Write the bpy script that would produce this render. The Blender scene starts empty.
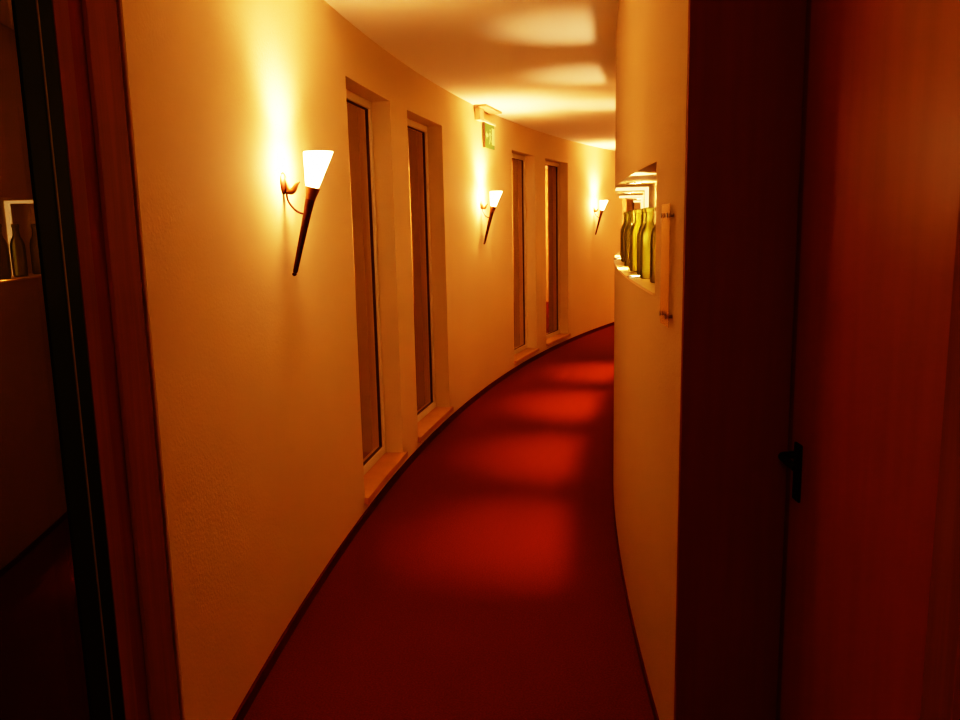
import bpy, bmesh, math, random
from mathutils import Vector, Matrix
random.seed(4)
D = bpy.data
COL = bpy.context.scene.collection
S = bpy.context.scene

# ------------------------------------------------------------------ layout
CX, CY = 21.507, 1.276           # centre of the curved corridor
RL, RR = 22.326, 21.002          # radius of the outer (left) and inner (right) wall face
H = 2.556                        # ceiling height
EYE = 1.55
DOOR_Y = 1.956                   # plane of the doorway on the left
END_L = 15.0                     # arc length modelled on the left wall
TH_END = END_L / RL
END_R = TH_END * RR

def P(R, off, s, z):
    """point on a curved wall: arc length s on radius R, off = distance toward the corridor centre"""
    th = s / R
    return Vector((CX - (R - off) * math.cos(th), CY + (R - off) * math.sin(th), z))

def frame_at(R, s):
    th = s / R
    inward = Vector((math.cos(th), -math.sin(th), 0))     # toward the centre
    along = Vector((math.sin(th), math.cos(th), 0))
    return inward, along

# ------------------------------------------------------------------ materials
def new_mat(name):
    m = D.materials.new(name); m.use_nodes = True
    n = m.node_tree.nodes; n.clear()
    out = n.new('ShaderNodeOutputMaterial')
    return m, n, m.node_tree.links, out

def principled(name, color, rough=0.6, metal=0.0, spec=0.5, noise=None, bump=None, emis=None, coat=0.0):
    m, n, l, out = new_mat(name)
    b = n.new('ShaderNodeBsdfPrincipled')
    b.inputs['Base Color'].default_value = (*color, 1)
    b.inputs['Roughness'].default_value = rough
    b.inputs['Metallic'].default_value = metal
    b.inputs['Specular IOR Level'].default_value = spec
    b.inputs['Coat Weight'].default_value = coat
    l.new(b.outputs[0], out.inputs[0])
    tc = n.new('ShaderNodeTexCoord')
    if noise:
        scale, c2, detail, stretch = noise
        mp = n.new('ShaderNodeMapping'); mp.inputs['Scale'].default_value = stretch
        l.new(tc.outputs['Object'], mp.inputs[0])
        t = n.new('ShaderNodeTexNoise'); t.inputs['Scale'].default_value = scale; t.inputs['Detail'].default_value = detail
        l.new(mp.outputs[0], t.inputs['Vector'])
        r = n.new('ShaderNodeValToRGB')
        r.color_ramp.elements[0].position = .35; r.color_ramp.elements[0].color = (*color, 1)
        r.color_ramp.elements[1].position = .65; r.color_ramp.elements[1].color = (*c2, 1)
        l.new(t.outputs[0], r.inputs[0]); l.new(r.outputs[0], b.inputs['Base Color'])
    if bump:
        scale, strength, dist = bump
        t = n.new('ShaderNodeTexNoise'); t.inputs['Scale'].default_value = scale; t.inputs['Detail'].default_value = 3
        l.new(tc.outputs['Object'], t.inputs['Vector'])
        bp = n.new('ShaderNodeBump'); bp.inputs['Strength'].default_value = strength; bp.inputs['Distance'].default_value = dist
        l.new(t.outputs[0], bp.inputs['Height']); l.new(bp.outputs[0], b.inputs['Normal'])
    if emis:
        b.inputs['Emission Color'].default_value = (*emis[0], 1); b.inputs['Emission Strength'].default_value = emis[1]
    return m

M = {}
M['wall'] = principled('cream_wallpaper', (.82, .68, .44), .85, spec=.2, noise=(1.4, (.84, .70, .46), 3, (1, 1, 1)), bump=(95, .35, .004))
M['wall_inner'] = principled('inner_wallpaper', (.60, .47, .29), .85, spec=.2, noise=(1.4, (.62, .49, .31), 3, (1, 1, 1)), bump=(95, .35, .004))  # same cream paper, darkened to hold back lamplight on this wall
M['ceiling'] = principled('ceiling_paint', (.93, .88, .76), .85, spec=.2, bump=(60, .15, .003))
M['carpet'] = principled('red_carpet', (.17, .026, .008), .95, spec=.1, noise=(160, (.25, .040, .012), 4, (1, 1, 1)), bump=(420, .6, .004))
M['carpet_edge'] = principled('carpet_skirting', (.17, .018, .010), .95, spec=.1, bump=(300, .4, .003))
M['mahogany'] = principled('mahogany', (.28, .11, .045), .8, spec=.08, noise=(3, (.33, .13, .05), 6, (14, 14, .8)))
M['mahogany_dark'] = principled('mahogany_dark', (.26, .05, .022), .7, spec=.1, noise=(3, (.30, .07, .028), 6, (14, 14, .8)))
M['door_wood'] = principled('door_wood', (.34, .090, .028), .36, noise=(2.2, (.38, .102, .032), 5, (9, 9, .8)), coat=.08)
M['dark_frame'] = principled('dark_stain', (.22, .045, .045), .6, noise=(3, (.24, .05, .05), 5, (12, 12, .7)))
M['black_metal'] = principled('black_metal', (.010, .010, .012), .7, spec=.12)
M['grey_seal'] = principled('grey_seal', (.20, .19, .16), .7)
M['pvc'] = principled('white_plastic', (.92, .84, .68), .35)
M['gasket'] = principled('black_gasket', (.16, .08, .035), .6)
M['sill_wood'] = principled('sill_wood', (.62, .34, .13), .45, noise=(3, (.68, .39, .16), 5, (3, 3, 3)))
M['rust'] = principled('torch_metal', (.09, .030, .014), .42, metal=.6, noise=(18, (.14, .05, .02), 4, (1, 1, 1)))
M['brass'] = principled('aged_brass', (.20, .085, .03), .45, metal=.5)
M['steel'] = principled('steel', (.35, .30, .24), .3, metal=1)
M['white_paint'] = principled('white_rib_paint', (.95, .90, .74), .5, emis=((1, .72, .36), .35))  # emission stands in for lamplight on the white ribs
M['sill_paint'] = principled('niche_sill_paint', (.80, .62, .38), .35)
M['lamp_body'] = principled('lamp_housing', (.78, .62, .40), .5)
M['plate'] = principled('mounting_plate', (.50, .34, .20), .6)
M['outside'] = principled('night', (.02, .012, .008), .9)
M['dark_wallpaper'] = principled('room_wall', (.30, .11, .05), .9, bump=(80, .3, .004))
M['sign_white'] = principled('sign_white', (.6, .72, .35), .5, emis=((.6, .72, .3), .10))
M['sign_green'] = principled('sign_green', (.13, .22, .05), .5, emis=((.12, .22, .04), .16))

def emission(name, color, strength):
    m, n, l, out = new_mat(name)
    e = n.new('ShaderNodeEmission'); e.inputs[0].default_value = (*color, 1); e.inputs[1].default_value = strength
    l.new(e.outputs[0], out.inputs[0]); return m
M['lamp_lens'] = emission('lamp_lens', (1, .80, .42), 16)
M['lamp_lens_up'] = emission('lamp_lens_up', (1, .80, .45), 9)  # added glow for the bright pools of light on the sill

def shade_mat():
    m, n, l, out = new_mat('frosted_shade')
    e = n.new('ShaderNodeEmission'); e.inputs[0].default_value = (1, .74, .38, 1); e.inputs[1].default_value = 4
    t = n.new('ShaderNodeBsdfTransparent'); t.inputs[0].default_value = (1, .95, .85, 1)
    mx = n.new('ShaderNodeMixShader'); mx.inputs[0].default_value = .30
    l.new(e.outputs[0], mx.inputs[1]); l.new(t.outputs[0], mx.inputs[2]); l.new(mx.outputs[0], out.inputs[0])
    return m
M['shade'] = shade_mat()

def thin_fresnel(n, l, ior):
    # same reflectance from both sides of a thin pane
    ge = n.new('ShaderNodeNewGeometry'); mr = n.new('ShaderNodeMapRange')
    mr.inputs['To Min'].default_value = ior; mr.inputs['To Max'].default_value = 1 / ior
    l.new(ge.outputs['Backfacing'], mr.inputs['Value'])
    fr = n.new('ShaderNodeFresnel'); l.new(mr.outputs[0], fr.inputs[0]); return fr

def pane_mat(name, tint, ior, minimum=0.0, rough=0.0):
    m, n, l, out = new_mat(name)
    fr = thin_fresnel(n, l, ior)
    ad = n.new('ShaderNodeMath'); ad.operation = 'ADD'; ad.use_clamp = True; ad.inputs[1].default_value = minimum
    l.new(fr.outputs[0], ad.inputs[0])
    t = n.new('ShaderNodeBsdfTransparent'); t.inputs[0].default_value = (*tint, 1)
    g = n.new('ShaderNodeBsdfGlossy'); g.inputs['Roughness'].default_value = rough; g.inputs[0].default_value = (1, .84, .7, 1)
    mx = n.new('ShaderNodeMixShader')
    l.new(ad.outputs[0], mx.inputs[0]); l.new(t.outputs[0], mx.inputs[1]); l.new(g.outputs[0], mx.inputs[2])
    l.new(mx.outputs[0], out.inputs[0]); return m
M['window_glass'] = pane_mat('window_glass', (.8, .8, .8), 1.6, .34, .0)
M['door_glass'] = pane_mat('door_glass', (.30, .28, .28), 1.5, .13, .0)
M['acrylic'] = pane_mat('acrylic', (.86, .84, .74), 1.5, .02, .02)

def bottle_mat():
    m, n, l, out = new_mat('green_bottle_glass')
    t = n.new('ShaderNodeBsdfTransparent'); t.inputs[0].default_value = (.84, .86, .46, 1)
    tr = n.new('ShaderNodeBsdfTranslucent'); tr.inputs[0].default_value = (.84, .82, .36, 1)
    g = n.new('ShaderNodeBsdfGlossy'); g.inputs['Roughness'].default_value = .08
    fr = n.new('ShaderNodeFresnel'); fr.inputs[0].default_value = 1.42
    m1 = n.new('ShaderNodeMixShader'); m1.inputs[0].default_value = .38
    m2 = n.new('ShaderNodeMixShader')
    l.new(t.outputs[0], m1.inputs[1]); l.new(tr.outputs[0], m1.inputs[2])
    l.new(fr.outputs[0], m2.inputs[0]); l.new(m1.outputs[0], m2.inputs[1]); l.new(g.outputs[0], m2.inputs[2])
    l.new(m2.outputs[0], out.inputs[0]); return m
M['bottle'] = bottle_mat()

# ------------------------------------------------------------------ mesh helpers
class MB:
    def __init__(self): self.bm = bmesh.new()
    def quad(self, *pts):
        vs = [self.bm.verts.new(p) for p in pts]
        return self.bm.faces.new(vs)
    def hexa(self, c):
        """c: 8 corners, 0-3 bottom ring, 4-7 top ring"""
        v = [self.bm.verts.new(p) for p in c]
        for f in ((3, 2, 1, 0), (4, 5, 6, 7), (0, 1, 5, 4), (1, 2, 6, 5), (2, 3, 7, 6), (3, 0, 4, 7)):
            self.bm.faces.new([v[i] for i in f])
    def box(self, x0, x1, y0, y1, z0, z1):
        self.hexa([Vector(p) for p in ((x0, y0, z0), (x1, y0, z0), (x1, y1, z0), (x0, y1, z0), (x0, y0, z1), (x1, y0, z1), (x1, y1, z1), (x0, y1, z1))])
    def arc_box(self, R, s0, s1, o0, o1, z0, z1, step=.1):
        """curved bar following a wall"""
        n = max(1, int(math.ceil((s1 - s0) / step)))
        ring = []
        for i in range(n + 1):
            s = s0 + (s1 - s0) * i / n
            ring.append([self.bm.verts.new(P(R, o, s, z)) for o, z in ((o0, z0), (o1, z0), (o1, z1), (o0, z1))])
        for a, b in zip(ring, ring[1:]):
            for k in range(4):
                self.bm.faces.new((a[k], a[(k + 1) % 4], b[(k + 1) % 4], b[k]))
        self.bm.faces.new(ring[0][::-1]); self.bm.faces.new(ring[-1])
    def rings(self, ringpts, cap0=True, cap1=True):
        rs = [[self.bm.verts.new(p) for p in r] for r in ringpts]
        n = len(rs[0])
        for a, b in zip(rs, rs[1:]):
            for k in range(n):
                self.bm.faces.new((a[k], a[(k + 1) % n], b[(k + 1) % n], b[k]))
        if cap0: self.bm.faces.new(rs[0][::-1])
        if cap1: self.bm.faces.new(rs[-1])
    def lathe(self, prof, c=Vector((0, 0, 0)), n=28, cap0=True, cap1=True, shift=None):
        """prof: (r, z) pairs; shift(z)->Vector moves each ring"""
        rr = []
        for r, z in prof:
            o = c + Vector((0, 0, z)) + (shift(z) if shift else Vector((0, 0, 0)))
            rr.append([o + Vector((r * math.cos(2 * math.pi * k / n), r * math.sin(2 * math.pi * k / n), 0)) for k in range(n)])
        self.rings(rr, cap0, cap1)
    def tube(self, pts, rad, n=14):
        pts = [Vector(p) for p in pts]
        if not hasattr(rad, '__len__'): rad = [rad] * len(pts)
        rr = []; up = Vector((0, 0, 1)); prev = None
        for i, p in enumerate(pts):
            t = (pts[min(i + 1, len(pts) - 1)] - pts[max(i - 1, 0)]).normalized()
            if prev is None:
                a = up.cross(t)
                if a.length < 1e-3: a = Vector((1, 0, 0)).cross(t)
            else:
                a = prev - t * prev.dot(t)
            a.normalize(); prev = a; b = t.cross(a)
            rr.append([p + (a * math.cos(2 * math.pi * k / n) + b * math.sin(2 * math.pi * k / n)) * rad[i] for k in range(n)])
        self.rings(rr)
    def build(self, name, mat, parent=None, smooth=False, bevel=0, loc=None):
        bmesh.ops.recalc_face_normals(self.bm, faces=self.bm.faces)
        me = D.meshes.new(name); self.bm.to_mesh(me); self.bm.free()
        if smooth:
            for p in me.polygons: p.use_smooth = True
        me.materials.append(mat)
        o = D.objects.new(name, me); COL.objects.link(o)
        if loc is not None: o.location = loc
        if parent: o.parent = parent
        if bevel:
            b = o.modifiers.new('bevel', 'BEVEL'); b.width = bevel; b.segments = 2; b.limit_method = 'ANGLE'
        if smooth:
            e = o.modifiers.new('split', 'EDGE_SPLIT'); e.split_angle = math.radians(40)
        return o

def spline(pts, n=8):
    pts = [Vector(p) for p in pts]; out = []
    q = [pts[0]] + pts + [pts[-1]]
    for i in range(1, len(q) - 2):
        for k in range(n):
            t = k / n
            a, b, c, d = q[i - 1], q[i], q[i + 1], q[i + 2]
            out.append(.5 * ((2 * b) + (c - a) * t + (2 * a - 5 * b + 4 * c - d) * t * t + (-a + 3 * b - 3 * c + d) * t ** 3))
    out.append(pts[-1]); return out

def tag(o, label=None, cat=None, group=None, kind=None):
    if label: o['label'] = label
    if cat: o['category'] = cat
    if group: o['group'] = group
    if kind: o['kind'] = kind
    return o
def empty(name, loc, rz=0):
    o = D.objects.new(name, None); COL.objects.link(o); o.location = loc; o.rotation_euler = (0, 0, rz)
    o.empty_display_size = .05
    return o
def kids(o): return [c for c in D.objects if c.parent == o]
def copy_tree(o, parent=None):
    ch = kids(o); c = o.copy(); COL.objects.link(c)
    if parent: c.parent = parent
    for k in ch: copy_tree(k, c)
    return c

def breaks(a, b, extra, step=.12):
    n = int(math.ceil((b - a) / step)); v = [a + (b - a) * i / n for i in range(n + 1)]
    v = [x for x in v if all(abs(x - e) > .02 for e in extra)] + [e for e in extra if a <= e <= b]
    return sorted(set(v + [a, b]))

def curved_wall(R, s0, s1, zs, holes, back, mb):
    """front face at off 0; holes = (s0, s1, z0, z1, depth) with depth None for a hole right through"""
    ss = breaks(s0, s1, [h[0] for h in holes] + [h[1] for h in holes])
    zs = sorted(set(zs + [h[2] for h in holes] + [h[3] for h in holes]))
    def hole(s, z):
        for h in holes:
            if h[0] < s < h[1] and h[2] < z < h[3]: return h
        return None
    def dep(i, j):
        if not (0 <= i < len(ss) - 1 and 0 <= j < len(zs) - 1): return 'edge'
        h = hole((ss[i] + ss[i + 1]) / 2, (zs[j] + zs[j + 1]) / 2)
        return 0 if h is None else (back if h[4] is None else h[4])
    for i in range(len(ss) - 1):
        for j in range(len(zs) - 1):
            d = dep(i, j); a, b, c, e = ss[i], ss[i + 1], zs[j], zs[j + 1]
            if d != back: mb.quad(P(R, d, a, c), P(R, d, b, c), P(R, d, b, e), P(R, d, a, e))
            if d != back: mb.quad(P(R, back, a, c), P(R, back, a, e), P(R, back, b, e), P(R, back, b, c))
            for (di, dj, p, q) in ((1, 0, (b, c), (b, e)), (0, 1, (a, e), (b, e)), (-1, 0, (a, c), (a, e)), (0, -1, (a, c), (b, c))):
                n_ = dep(i + di, j + dj)
                if n_ == 'edge': mb.quad(P(R, d, *p), P(R, d, *q), P(R, back, *q), P(R, back, *p))
                elif n_ != d and abs(n_) > abs(d): mb.quad(P(R, d, *p), P(R, d, *q), P(R, n_, *q), P(R, n_, *p))

def flat_wall(mb):
    bmesh.ops.remove_doubles(mb.bm, verts=mb.bm.verts, dist=1e-5)

# ------------------------------------------------------------------ setting
WIN = [(2.90, 3.76), (4.15, 5.06), (7.30, 8.16), (8.55, 9.45), (11.75, 12.6)]
SILL_Z, HEAD_Z, RECESS = .10, 2.28, -.20
mb = MB()
curved_wall(RL, .712, END_L, [0, .8, 1.6, H], [(a, b, SILL_Z, HEAD_Z, None) for a, b in WIN], RECESS, mb); flat_wall(mb)
tag(mb.build('wall_left', M['wall']), 'curved cream papered outer wall with tall narrow window recesses', 'wall', kind='structure')

NZ0, NZ1, ND = 1.32, 1.722, .17
N0, N1 = 1.215, 7.75
mb = MB()
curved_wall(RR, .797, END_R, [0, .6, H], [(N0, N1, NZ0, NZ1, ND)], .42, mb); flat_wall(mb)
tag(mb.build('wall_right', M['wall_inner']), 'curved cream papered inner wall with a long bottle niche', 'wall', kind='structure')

def ground(name, mat, z0, z1, label, cat, y_near=-1.8):
    mb = MB()
    n = 110; a0 = 0.0
    for i in range(n):
        s0, s1 = 2.3 * 0 + TH_END * i / n, TH_END * (i + 1) / n
        p = [(RL + .25, s0), (RR - .45, s0), (RR - .45, s1), (RL + .25, s1)]
        c = [Vector((CX - r * math.cos(t), CY + r * math.sin(t), 0)) for r, t in p]
        mb.quad(*[v + Vector((0, 0, z0)) for v in c]); mb.quad(*[v + Vector((0, 0, z1)) for v in c])
    y1 = CY
    for (xa, xb, ya, yb) in ((-2.6, 1.2, y_near, y1), (-2.6, CX - RL - .25, y1, 2.2)):
        for z in (z0, z1):
            mb.quad(Vector((xa, ya, z)), Vector((xb, ya, z)), Vector((xb, yb, z)), Vector((xa, yb, z)))
    o = mb.build(name, mat)
    return tag(o, label, cat, kind='structure')
ground('floor', M['carpet'], -.02, 0, 'deep red carpet running round the curved corridor', 'floor')
ground('ceiling', M['ceiling'], H, H + .02, 'smooth pale corridor ceiling', 'ceiling')

# carpet skirting
mb = MB(); mb.arc_box(RL, .72, END_L, 0, .010, 0, .045)
tag(mb.build('baseboard_left', M['carpet_edge']), 'low dark red carpet skirting along the outer wall', 'baseboard', kind='structure')
mb = MB(); mb.arc_box(RR, .82, END_R, 0, -.006, 0, .03)
tag(mb.build('baseboard_right', M['carpet_edge']), 'low dark red skirting along the inner wall', 'baseboard', kind='structure')

# corridor end (round the bend, out of sight)
mb = MB()
mb.hexa([P(RL, -.2, END_L, 0), P(RL, 1.8, END_L, 0), P(RL, 1.8, END_L + .1, 0), P(RL, -.2, END_L + .1, 0),
         P(RL, -.2, END_L, H), P(RL, 1.8, END_L, H), P(RL, 1.8, END_L + .1, H), P(RL, -.2, END_L + .1, H)])
tag(mb.build('wall_end', M['wall']), 'cream wall closing the corridor beyond the bend', 'wall', kind='structure')

# room on the near side of the doorway
def wall_box(name, mat, x0, x1, y0, y1, label, z0=0, z1=H):
    mb = MB(); mb.box(x0, x1, y0, y1, z0, z1)
    return tag(mb.build(name, mat), label, 'wall', kind='structure')
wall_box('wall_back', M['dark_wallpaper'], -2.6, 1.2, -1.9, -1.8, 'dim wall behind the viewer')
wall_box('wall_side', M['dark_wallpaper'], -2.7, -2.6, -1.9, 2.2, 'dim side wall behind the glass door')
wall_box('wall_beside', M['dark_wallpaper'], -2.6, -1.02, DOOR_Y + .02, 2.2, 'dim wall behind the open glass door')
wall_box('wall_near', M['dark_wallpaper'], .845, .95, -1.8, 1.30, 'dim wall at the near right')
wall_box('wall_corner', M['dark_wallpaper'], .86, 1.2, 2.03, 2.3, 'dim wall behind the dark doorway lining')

# left wooden door frame, three stepped faces
t = empty('trim_1', (-.88, DOOR_Y, 0))
tag(t, 'stepped mahogany door frame between the glass door and the cream wall', 'door frame', kind='structure')
def local(mb, o): bmesh.ops.translate(mb.bm, verts=mb.bm.verts, vec=-o.location)
def part(name, mat, root, boxes, bevel=.002, label=None):
    mb = MB()
    for b in boxes: mb.box(*b)
    local(mb, root); o = mb.build(name, mat, root, bevel=bevel)
    if label: o['label'] = label
    return o
part('architrave', M['mahogany'], t, [(-.90, -.8095, 1.806, DOOR_Y + .004, 0, H)])
part('door_stop', M['mahogany_dark'], t, [(-.89, -.818, 1.729, 1.806, 0, H)])
part('frame_edge', M['mahogany'], t, [(-.90, -.8105, 1.667, 1.729, 0, H)])

# open glass door, leaf standing about ninety degrees open
A = math.radians(.5)
d = empty('door_1', (-.811, 1.664, 0), -A)       # local -y runs along the leaf toward the viewer
tag(d, 'open glass door leaf in a slim black metal frame, left edge', 'door', kind='structure')
LW, LH = 1.0, 2.50
def leafpart(name, mat, boxes, bevel=.0015):
    mb = MB()
    for b in boxes: mb.box(*b)
    return mb.build(name, mat, d, bevel=bevel)
leafpart('hinge_post', M['black_metal'], [(-.05, 0, -.052, 0, .0, H - .002)])
leafpart('seal', M['grey_seal'], [(-.04, .001, -.0600, -.0525, .01, LH)])
leafpart('stile', M['black_metal'], [(-.045, 0, -.134, -.060, .01, LH)])
leafpart('stile', M['black_metal'], [(-.045, 0, -LW, -LW + .1, .01, LH)])
leafpart('rail', M['black_metal'], [(-.045, 0, -LW + .1, -.134, .01, .16)])
leafpart('rail', M['black_metal'], [(-.045, 0, -LW + .1, -.134, 2.40, LH)])
leafpart('pane', M['door_glass'], [(-.009, -.003, -LW + .1, -.134, .16, 2.40)], bevel=0)

# right dark doorway lining
t = empty('trim_2', (.66, 2.06, 0))
tag(t, 'broad almost black doorway lining at the end of the inner wall', 'door frame', kind='structure')
part('panel', M['dark_frame'], t, [(.5205, .800, 2.055, 2.074, 0, H)])
part('stop', M['dark_frame'], t, [(.800, .856, 2.02, 2.074, 0, H)])

# wooden door leaf on the right, swung back against the side wall
dr = empty('door_2', (.80, 1.34, 0))
tag(dr, 'reddish brown wooden door standing open at the right edge', 'door', kind='structure')
part('leaf', M['door_wood'], dr, [(.782, .822, 1.335, 1.985, .01, H - .02)])
pl = part('lock_plate', M['black_metal'], dr, [(.776, .782, 1.915, 1.955, .855, 1.0)])
pl['label'] = 'black lock plate'
mb = MB(); hz = .972
mb.tube(spline([(.780, 1.935, hz), (.752, 1.935, hz), (.737, 1.928, hz), (.733, 1.905, hz), (.733, 1.83, hz - .002)], 6), .0085)
bmesh.ops.translate(mb.bm, verts=mb.bm.verts, vec=-dr.location)
h = mb.build('lever_handle', M['black_metal'], dr, smooth=True); h['label'] = 'black lever handle'
t = empty('trim_3', (.82, 1.31, 0)); tag(t, 'brown door frame edge beside the wooden door', 'door frame', kind='structure')
part('frame_post', M['mahogany'], t, [(.776, .844, 1.24, 1.331, 0, H)])

# ------------------------------------------------------------------ windows
def window(i, s0, s1):
    a, b = P(RL, -.112, s0, 0), P(RL, -.112, s1, 0)
    u = (b - a).normalized(); nrm = Vector((u.y, -u.x, 0)); L = (b - a).length
    root = empty(f'window_{i}', (0, 0, 0))
    root.matrix_world = Matrix(((u.x, -nrm.x, 0, a.x), (u.y, -nrm.y, 0, a.y), (0, 0, 1, 0), (0, 0, 0, 1)))
    # local x along the wall, local -y toward the corridor
    names = ['nearest to the viewer, just past the first torch lamp', 'second from the viewer, before the exit sign',
             'third from the viewer, past the exit sign', 'fourth from the viewer, before the farthest torch lamp', 'hidden round the bend']
    tag(root, 'tall narrow dark window with pale frame, ' + names[i - 1], 'window', kind='structure')
    fw, d0, d1 = .046, 0.0, .055
    z0, z1 = SILL_Z + .022, HEAD_Z - .002
    mb = MB()
    mb.box(.003, fw, d0, d1, z0, z1); mb.box(L - fw, L - .003, d0, d1, z0, z1)
    mb.box(fw, L - fw, d0, d1, z0, z0 + fw); mb.box(fw, L - fw, d0, d1, z1 - fw, z1)
    mb.build('window_frame', M['pvc'], root, bevel=.003)
    mb = MB(); g = .005
    mb.box(fw, fw + g, .012, .03, z0 + fw, z1 - fw); mb.box(L - fw - g, L - fw, .012, .03, z0 + fw, z1 - fw)
    mb.box(fw + g, L - fw - g, .012, .03, z0 + fw, z0 + fw + g); mb.box(fw + g, L - fw - g, .012, .03, z1 - fw - g, z1 - fw)
    mb.build('gasket', M['gasket'], root)
    mb = MB(); mb.quad(*[Vector(p) for p in ((fw + g, .02, z0 + fw + g), (L - fw - g, .02, z0 + fw + g), (L - fw - g, .02, z1 - fw - g), (fw + g, .02, z1 - fw - g))])
    mb.build('pane', M['window_glass'], root)
    # sill board with a nosing over the skirting
    mb = MB(); mb.arc_box(RL, s0 + .001, s1 - .001, -.111, 0, SILL_Z, SILL_Z + .02)
    mb.arc_box(RL, s0 - .012, s1 + .03, .0005, .024, SILL_Z - .012, SILL_Z + .02)
    bmesh.ops.transform(mb.bm, matrix=root.matrix_world.inverted(), verts=mb.bm.verts)
    mb.build('window_sill', M['sill_wood'], root)
for i, (a, b) in enumerate(WIN): window(i + 1, a, b)
# the night outside
mb = MB()
mb.arc_box(RL, .9, END_L, -1.2, -1.25, -.1, H + .1, step=.5)
tag(mb.build('wall_outside', M['outside']), 'dark night beyond the windows', 'backdrop', kind='structure')

# ------------------------------------------------------------------ torch wall lamps
def make_torch(R, s):
    inw, alo = frame_at(R, s)
    rz = math.atan2(inw.y, inw.x)
    root = empty('wall_torch_lamp', P(R, 0, s, 1.70), rz)   # local +x = away from wall
    def Q(o, z, y=0): return Vector((o, y, z - 1.70))
    # wall plate: a shallow domed disc
    mb = MB(); prof = [(.034, 0.0005), (.034, .004), (.028, .010), (.014, .014), (.001, .015)]; rr = []
    n = 24
    for r, o in prof: rr.append([Vector((o, r * math.cos(2 * math.pi * k / n), .018 + 1.25 * r * math.sin(2 * math.pi * k / n))) for k in range(n)])
    mb.rings(rr); mb.build('wall_plate', M['rust'], root, smooth=True)
    # leaf-shaped hook curling up from the plate
    mb = MB()
    pts = spline([Q(.006, 1.745), Q(.014, 1.712), Q(.022, 1.690), Q(.038, 1.690), Q(.054, 1.712), Q(.066, 1.722)], 5)
    m = len(pts); mb.tube(pts, [.005 + .0085 * math.sin(math.pi * min(1, (k / (m - 1)) * 1.15)) if k < m * .87 else .0035 for k in range(m)])
    mb.build('hook', M['brass'], root, smooth=True)
    # thin curved arm to the stem
    mb = MB(); mb.tube(spline([Q(.012, 1.695), Q(.016, 1.655), Q(.034, 1.625), Q(.055, 1.608), Q(.085, 1.598)], 6), .0042)
    mb.build('arm', M['rust'], root, smooth=True)
    # tapering stem
    ax0, ax1 = Q(.028, 1.378), Q(.103, 1.655)
    mb = MB(); mb.tube([ax0 + (ax1 - ax0) * t for t in (0, .02, .5, .8, 1)], [.008, .0092, .0125, .0150, .0185], 18)
    st = mb.build('stem', M['rust'], root, smooth=True)
    mb = MB(); c = ax0 + Vector((-.003, 0, -.006)); mb.lathe([(.001, -.008), (.007, -.005), (.009, 0), (.007, .005), (.001, .008)], c, 16)
    mb.build('finial', M['rust'], root, smooth=True)
    mb = MB(); a1 = Q(.103, 1.655); a2 = Q(.116, 1.70)
    mb.tube([a1 + (a2 - a1) * t for t in (0, .25, .8, 1)], [.0190, .0205, .0265, .0285], 20)
    mb.build('cup', M['brass'], root, smooth=True)
    # frosted flared glass shade
    mb = MB()
    prof = [(.024, 0), (.030, .02), (.039, .06), (.049, .10), (.056, .132), (.0535, .132), (.0465, .10), (.036, .06), (.027, .02), (.020, .004)]
    mb.lathe(prof, Q(.114, 1.698), 32, cap0=False, cap1=True, shift=lambda z: Vector((.23 * z, 0, 0)))
    sh = mb.build('lamp_shade', M['shade'], root, smooth=True)
    mb = MB(); mb.lathe([(.004, .0), (.009, .015), (.011, .035), (.008, .05), (.001, .058)], Q(.120, 1.715), 16)
    mb.build('bulb', emission('bulb', (1, .78, .42), 30), sh, smooth=True)
    return root
LS = [1.90, 6.20, 10.53]
TL = ['torch-shaped wall lamp nearest the viewer, left of the first window',
      'torch-shaped wall lamp under the green exit sign, between the window pairs',
      'small farthest torch-shaped wall lamp beyond the fourth window']
proto = make_torch(RL, LS[0])
TORCH_W = 19.5
for i, s in enumerate(LS):
    o = proto if i == 0 else copy_tree(proto)
    inw, alo = frame_at(RL, s)
    o.location = P(RL, 0, s, 1.70); o.rotation_euler = (0, 0, math.atan2(inw.y, inw.x))
    tag(o, TL[i], 'wall lamp', 'torch lamps along the outer wall')

def point(name, loc, w, color, r=.03):
    l = D.lights.new(name, 'POINT'); l.energy = w; l.color = color; l.shadow_soft_size = r
    o = D.objects.new(name, l); COL.objects.link(o); o.location = loc; return o
def spot(name, loc, target, w, color, ang, blend=.8, r=.02):
    l = D.lights.new(name, 'SPOT'); l.energy = w; l.color = color; l.shadow_soft_size = r
    l.spot_size = math.radians(ang); l.spot_blend = blend
    o = D.objects.new(name, l); COL.objects.link(o); o.location = loc
    o.rotation_euler = (Vector(target) - Vector(loc)).to_track_quat('-Z', 'Y').to_euler(); return o
WARM = (1, .55, .265)
for s, k in zip(LS + [14.0], (.80, 1.12, 1.12, 1.2)):
    point('torch_light', P(RL, .130, s, 1.776), TORCH_W * k, WARM, .026)
    point('torch_back_glow', P(RL, .068, s, 1.775), 2.3 * k, WARM, .022)  # extra light added behind each shade for the halo on the wall

# ------------------------------------------------------------------ niche: sill board, glowing ribs, downlights, added bounce lights
mb = MB(); mb.arc_box(RR, N0 + .001, N1 - .001, -.004, ND - .001, NZ0 + .0005, NZ0 + .009)
tag(mb.build('trim_4', M['sill_paint']), 'pale sill board along the bottom of the bottle niche', 'niche sill', kind='structure')
RIB = [3.08, 4.52, 6.05]
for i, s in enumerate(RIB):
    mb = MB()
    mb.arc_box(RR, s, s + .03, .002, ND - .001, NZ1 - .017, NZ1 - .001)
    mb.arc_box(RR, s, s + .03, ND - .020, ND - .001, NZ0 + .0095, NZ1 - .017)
    tag(mb.build(f'trim_{5 + i}', M['white_paint']), ['bright white rib across the niche behind the bottles', 'second white rib deeper in the niche', 'third white rib hidden deeper in the niche'][i], 'niche rib', kind='structure')

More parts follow.
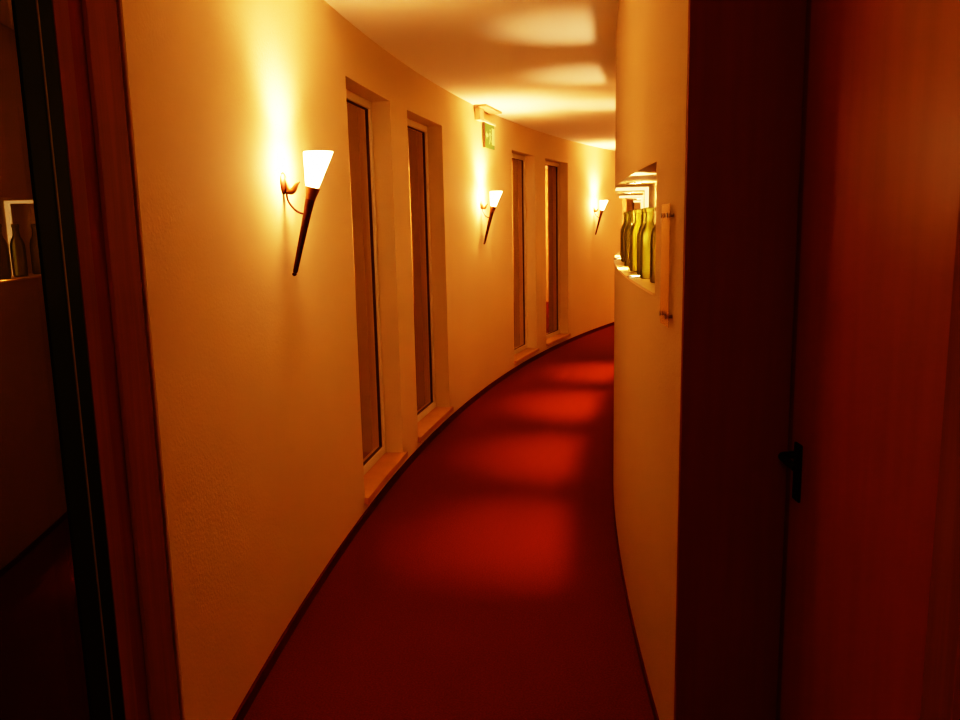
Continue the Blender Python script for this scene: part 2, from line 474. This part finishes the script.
def make_recessed(name, up):
    root = empty(name, (0, 0, 0)); k = 1 if up else -1
    mb = MB(); n = 28; rr = []
    for r, z in ((.026, .0005), (.036, .0005), (.036, .004), (.031, .006), (.026, .0045)):
        rr.append([Vector((r * math.cos(2 * math.pi * q / n), r * math.sin(2 * math.pi * q / n), k * z)) for q in range(n)])
    rr.append(rr[0]); mb.rings(rr, False, False)
    bmesh.ops.remove_doubles(mb.bm, verts=mb.bm.verts, dist=1e-6)
    mb.build('trim_ring', M['steel'], root, smooth=True)
    mb = MB(); mb.lathe([(.0255, k * .0005), (.0255, k * .0035), (.02, k * .0042)], n=28)
    mb.build('lens', M['lamp_lens_up' if up else 'lamp_lens'], root)
    return root
DS = [2.55, 3.95, 5.50, 7.05]; DP = [31, 42, 56, 60]
dp = make_recessed('recessed_downlight', False)
DN = ['round glowing downlight in the niche head, nearest the doorway', 'round glowing downlight in the niche head, seen past the first white rib',
      'third round downlight in the niche head, hidden deeper in the niche', 'fourth round downlight in the niche head, at the far end of the niche']
for i, (s, pw) in enumerate(zip(DS, DP)):
    o = dp if i == 0 else copy_tree(dp)
    o.location = P(RR, .064, s, NZ1); tag(o, DN[i], 'spotlight', 'downlights in the niche head')
    point('downlight_spill', P(RR, .10, s, NZ1 - .035), .6, (1, .6, .26), .02)  # added fill to brighten the niche back and the bottles
    spot('downlight_beam', P(RR, .064, s, NZ1 - .012), P(RR, -.36, s, 0), pw, (1, .56, .2), 50, 1.0, .03)
US = [1.955, 3.51, 4.93, 6.45]
up = make_recessed('recessed_uplight', True)  # added lamps standing in for downlight bounced off the glossy sill
UN = ['round glowing light set in the niche sill, nearest the doorway', 'round glowing light set in the niche sill where the wall curves away',
      'third round light set in the niche sill, hidden round the curve', 'fourth round light set in the niche sill, at its far end']
for i, s in enumerate(US):
    o = up if i == 0 else copy_tree(up)
    o.location = P(RR, .030, s, NZ0 + .009); tag(o, UN[i], 'spotlight', 'lights set in the niche sill')
    spot('uplight_beam', P(RR, .055, s, NZ0 + .022), P(RR, -.20, s - .28, H), 12, (1, .68, .40), 46, 1.0, .015)

# ------------------------------------------------------------------ bottles
mb = MB()
prof = [(.001, .012), (.020, .006), (.029, .001), (.0335, .004), (.0345, .012), (.0345, .155), (.0325, .172), (.026, .190), (.0185, .204),
        (.0158, .216), (.0152, .250), (.0185, .252), (.0185, .266), (.0145, .268)]
mb.lathe(prof, n=26, cap1=False)
b0 = mb.build('glass_bottle', M['bottle'], smooth=True)
BS = [1.40 + .222 * k for k in range(12)]
BS = [s for s in BS]
NB = len(BS)
ordn = ['nearest the doorway', 'second', 'third', 'fourth', 'fifth', 'sixth', 'seventh', 'eighth', 'ninth', 'tenth', 'eleventh', 'farthest']
for i, s in enumerate(BS):
    o = b0 if i == 0 else b0.copy()
    if i: COL.objects.link(o)
    o.location = P(RR, .070 + (.006 if i % 2 else -.004), s, NZ0 + .0095); o.rotation_euler = (0, 0, random.random() * 6)
    w = ordn[i]
    lab = ('empty pale green glass bottle on the niche sill, ' + w) if i in (0, NB - 1) else f'empty pale green glass bottle, {w} in the niche row from the doorway'
    if i == NB - 1: lab += ' and leftmost of the row'
    tag(o, lab, 'bottle', 'green bottles along the niche sill')

# ------------------------------------------------------------------ exit sign
s0, s1 = 6.29, 6.62
root = empty('exit_sign', P(RL, .05, 6.3, H))
tag(root, 'small green and white emergency exit sign hanging below the ceiling above the middle torch lamp', 'sign')
def rel(mb): bmesh.ops.translate(mb.bm, verts=mb.bm.verts, vec=-root.location)
mb = MB(); mb.arc_box(RL, 6.02, 6.56, .006, .115, H - .020, H - .0005); rel(mb); mb.build('ceiling_plate', M['plate'], root)
mb = MB(); mb.arc_box(RL, 6.05, 6.19, .004, .050, 2.432, H - .014); rel(mb); mb.build('lamp_housing', M['lamp_body'], root, bevel=.004)
mb = MB(); mb.arc_box(RL, 6.19, 6.65, .006, .034, 2.440, 2.462); rel(mb); mb.build('sign_holder', M['pvc'], root, bevel=.002)
mb = MB(); mb.arc_box(RL, s0, s1, .012, .024, 2.225, 2.440); rel(mb); pn = mb.build('sign_panel', M['sign_green'], root)
mb = MB(); mb.arc_box(RL, s0 - .006, s0, .008, .028, 2.222, 2.440); rel(mb); mb.build('edge_strip', M['gasket'], root)
# white pictogram: door, running figure, arrow
mb = MB()
def poly(pts, o=.0255):
    vs = [mb.bm.verts.new(P(RL, o, s0 + x, 2.225 + z)) for x, z in pts]; mb.bm.faces.new(vs)
poly([(.235, .035), (.325, .035), (.325, .185), (.235, .185)])                      # doorway
poly([(.03, .110), (.075, .150), (.075, .125), (.115, .125), (.115, .095), (.075, .095), (.075, .070)])   # arrow
poly([(.165, .160), (.180, .175), (.195, .160), (.180, .145)])                      # head
poly([(.160, .140), (.185, .145), (.192, .090), (.165, .088)])                      # trunk
poly([(.165, .092), (.182, .090), (.155, .035), (.138, .035)]); poly([(.178, .092), (.194, .090), (.218, .062), (.205, .052)])
poly([(.162, .138), (.168, .128), (.138, .105), (.132, .113)]); poly([(.184, .140), (.188, .130), (.214, .112), (.218, .122)])
rel(mb); mb.build('pictogram', M['sign_white'], pn and root)

# ------------------------------------------------------------------ acrylic plate on the right wall
root = empty('wall_plaque', P(RR, -.02, 1.0, 1.43))
tag(root, 'narrow clear upright plaque on metal standoffs on the cream wall right of the bottles', 'plaque')
def rel2(mb): bmesh.ops.translate(mb.bm, verts=mb.bm.verts, vec=-root.location)
mb = MB(); mb.arc_box(RR, .905, 1.030, -.012, -.0145, 1.262, 1.592); rel2(mb); pl = mb.build('clear_plate', M['acrylic'], root)
for s in (.925, 1.010):
    for z in (1.290, 1.562):
        mb = MB(); mb.tube([P(RR, -.0005, s, z), P(RR, -.0118, s, z)], .005, 14)
        mb.tube([P(RR, -.0162, s, z), P(RR, -.0195, s, z)], .007, 16)
        rel2(mb); mb.build('standoff', M['steel'], root, smooth=True)

# ------------------------------------------------------------------ unseen fill light added in the near room for the door frames
point('room_glow', (-.5, -1.0, 2.2), 12, (1, .45, .14), .2)

w = D.worlds.new('night'); S.world = w; w.use_nodes = True
w.node_tree.nodes['Background'].inputs[0].default_value = (.02, .012, .006, 1)
w.node_tree.nodes['Background'].inputs[1].default_value = .3

# ------------------------------------------------------------------ camera
F, PITCH, ROLL = 812.884, .166108, -.0211084
f = Vector((0, math.cos(PITCH), -math.sin(PITCH))); r = Vector((1, 0, 0)); u = Vector((0, math.sin(PITCH), math.cos(PITCH)))
r2 = math.cos(ROLL) * r + math.sin(ROLL) * u; u2 = -math.sin(ROLL) * r + math.cos(ROLL) * u
cam = D.cameras.new('camera'); co = D.objects.new('camera', cam); COL.objects.link(co)
co.matrix_world = Matrix(((r2.x, u2.x, -f.x, 0), (r2.y, u2.y, -f.y, 0), (r2.z, u2.z, -f.z, EYE), (0, 0, 0, 1)))
cam.sensor_width = 36; cam.lens = 36 * F / 960; cam.clip_start = .02
S.camera = co
S.view_settings.view_transform = 'Standard'
S.view_settings.exposure = 0.0
S.view_settings.gamma = 1.0
# photographic tone curve (toe and shoulder, per channel), as a compact camera gives by lamplight
K = 0.124
S.view_settings.use_curve_mapping = True
cm = S.view_settings.curve_mapping
W = 8 * K
cm.white_level = (W, W, W); cm.black_level = (0, 0, 0)
cm.extend = 'HORIZONTAL'
cv = cm.curves[3]
def tone(t):
    q = (8 * t) ** 1.9
    return min(1.0, 1.06 * q / (1 + q))
ts = [0, .006, .0125, .02, .03, .045, .06, .08, .10, .125, .155, .19, .24, .30, .38, .48, .6, .78, 1.0]
cv.points[0].location = (0, 0); cv.points[-1].location = (1, tone(1.0))
for t in ts[1:-1]: cv.points.new(t, tone(t))
for p in cv.points: p.handle_type = 'AUTO_CLAMPED'
cb = cm.curves[2]                 # film toe in blue: lamplit shadows lose their last blue
for x_, y_ in ((.004, .0012), (.009, .0075), (.03, .03), (.10, .10), (.25, .25)): cb.points.new(x_, y_)
for p in cb.points: p.handle_type = 'AUTO_CLAMPED'
cm.update()
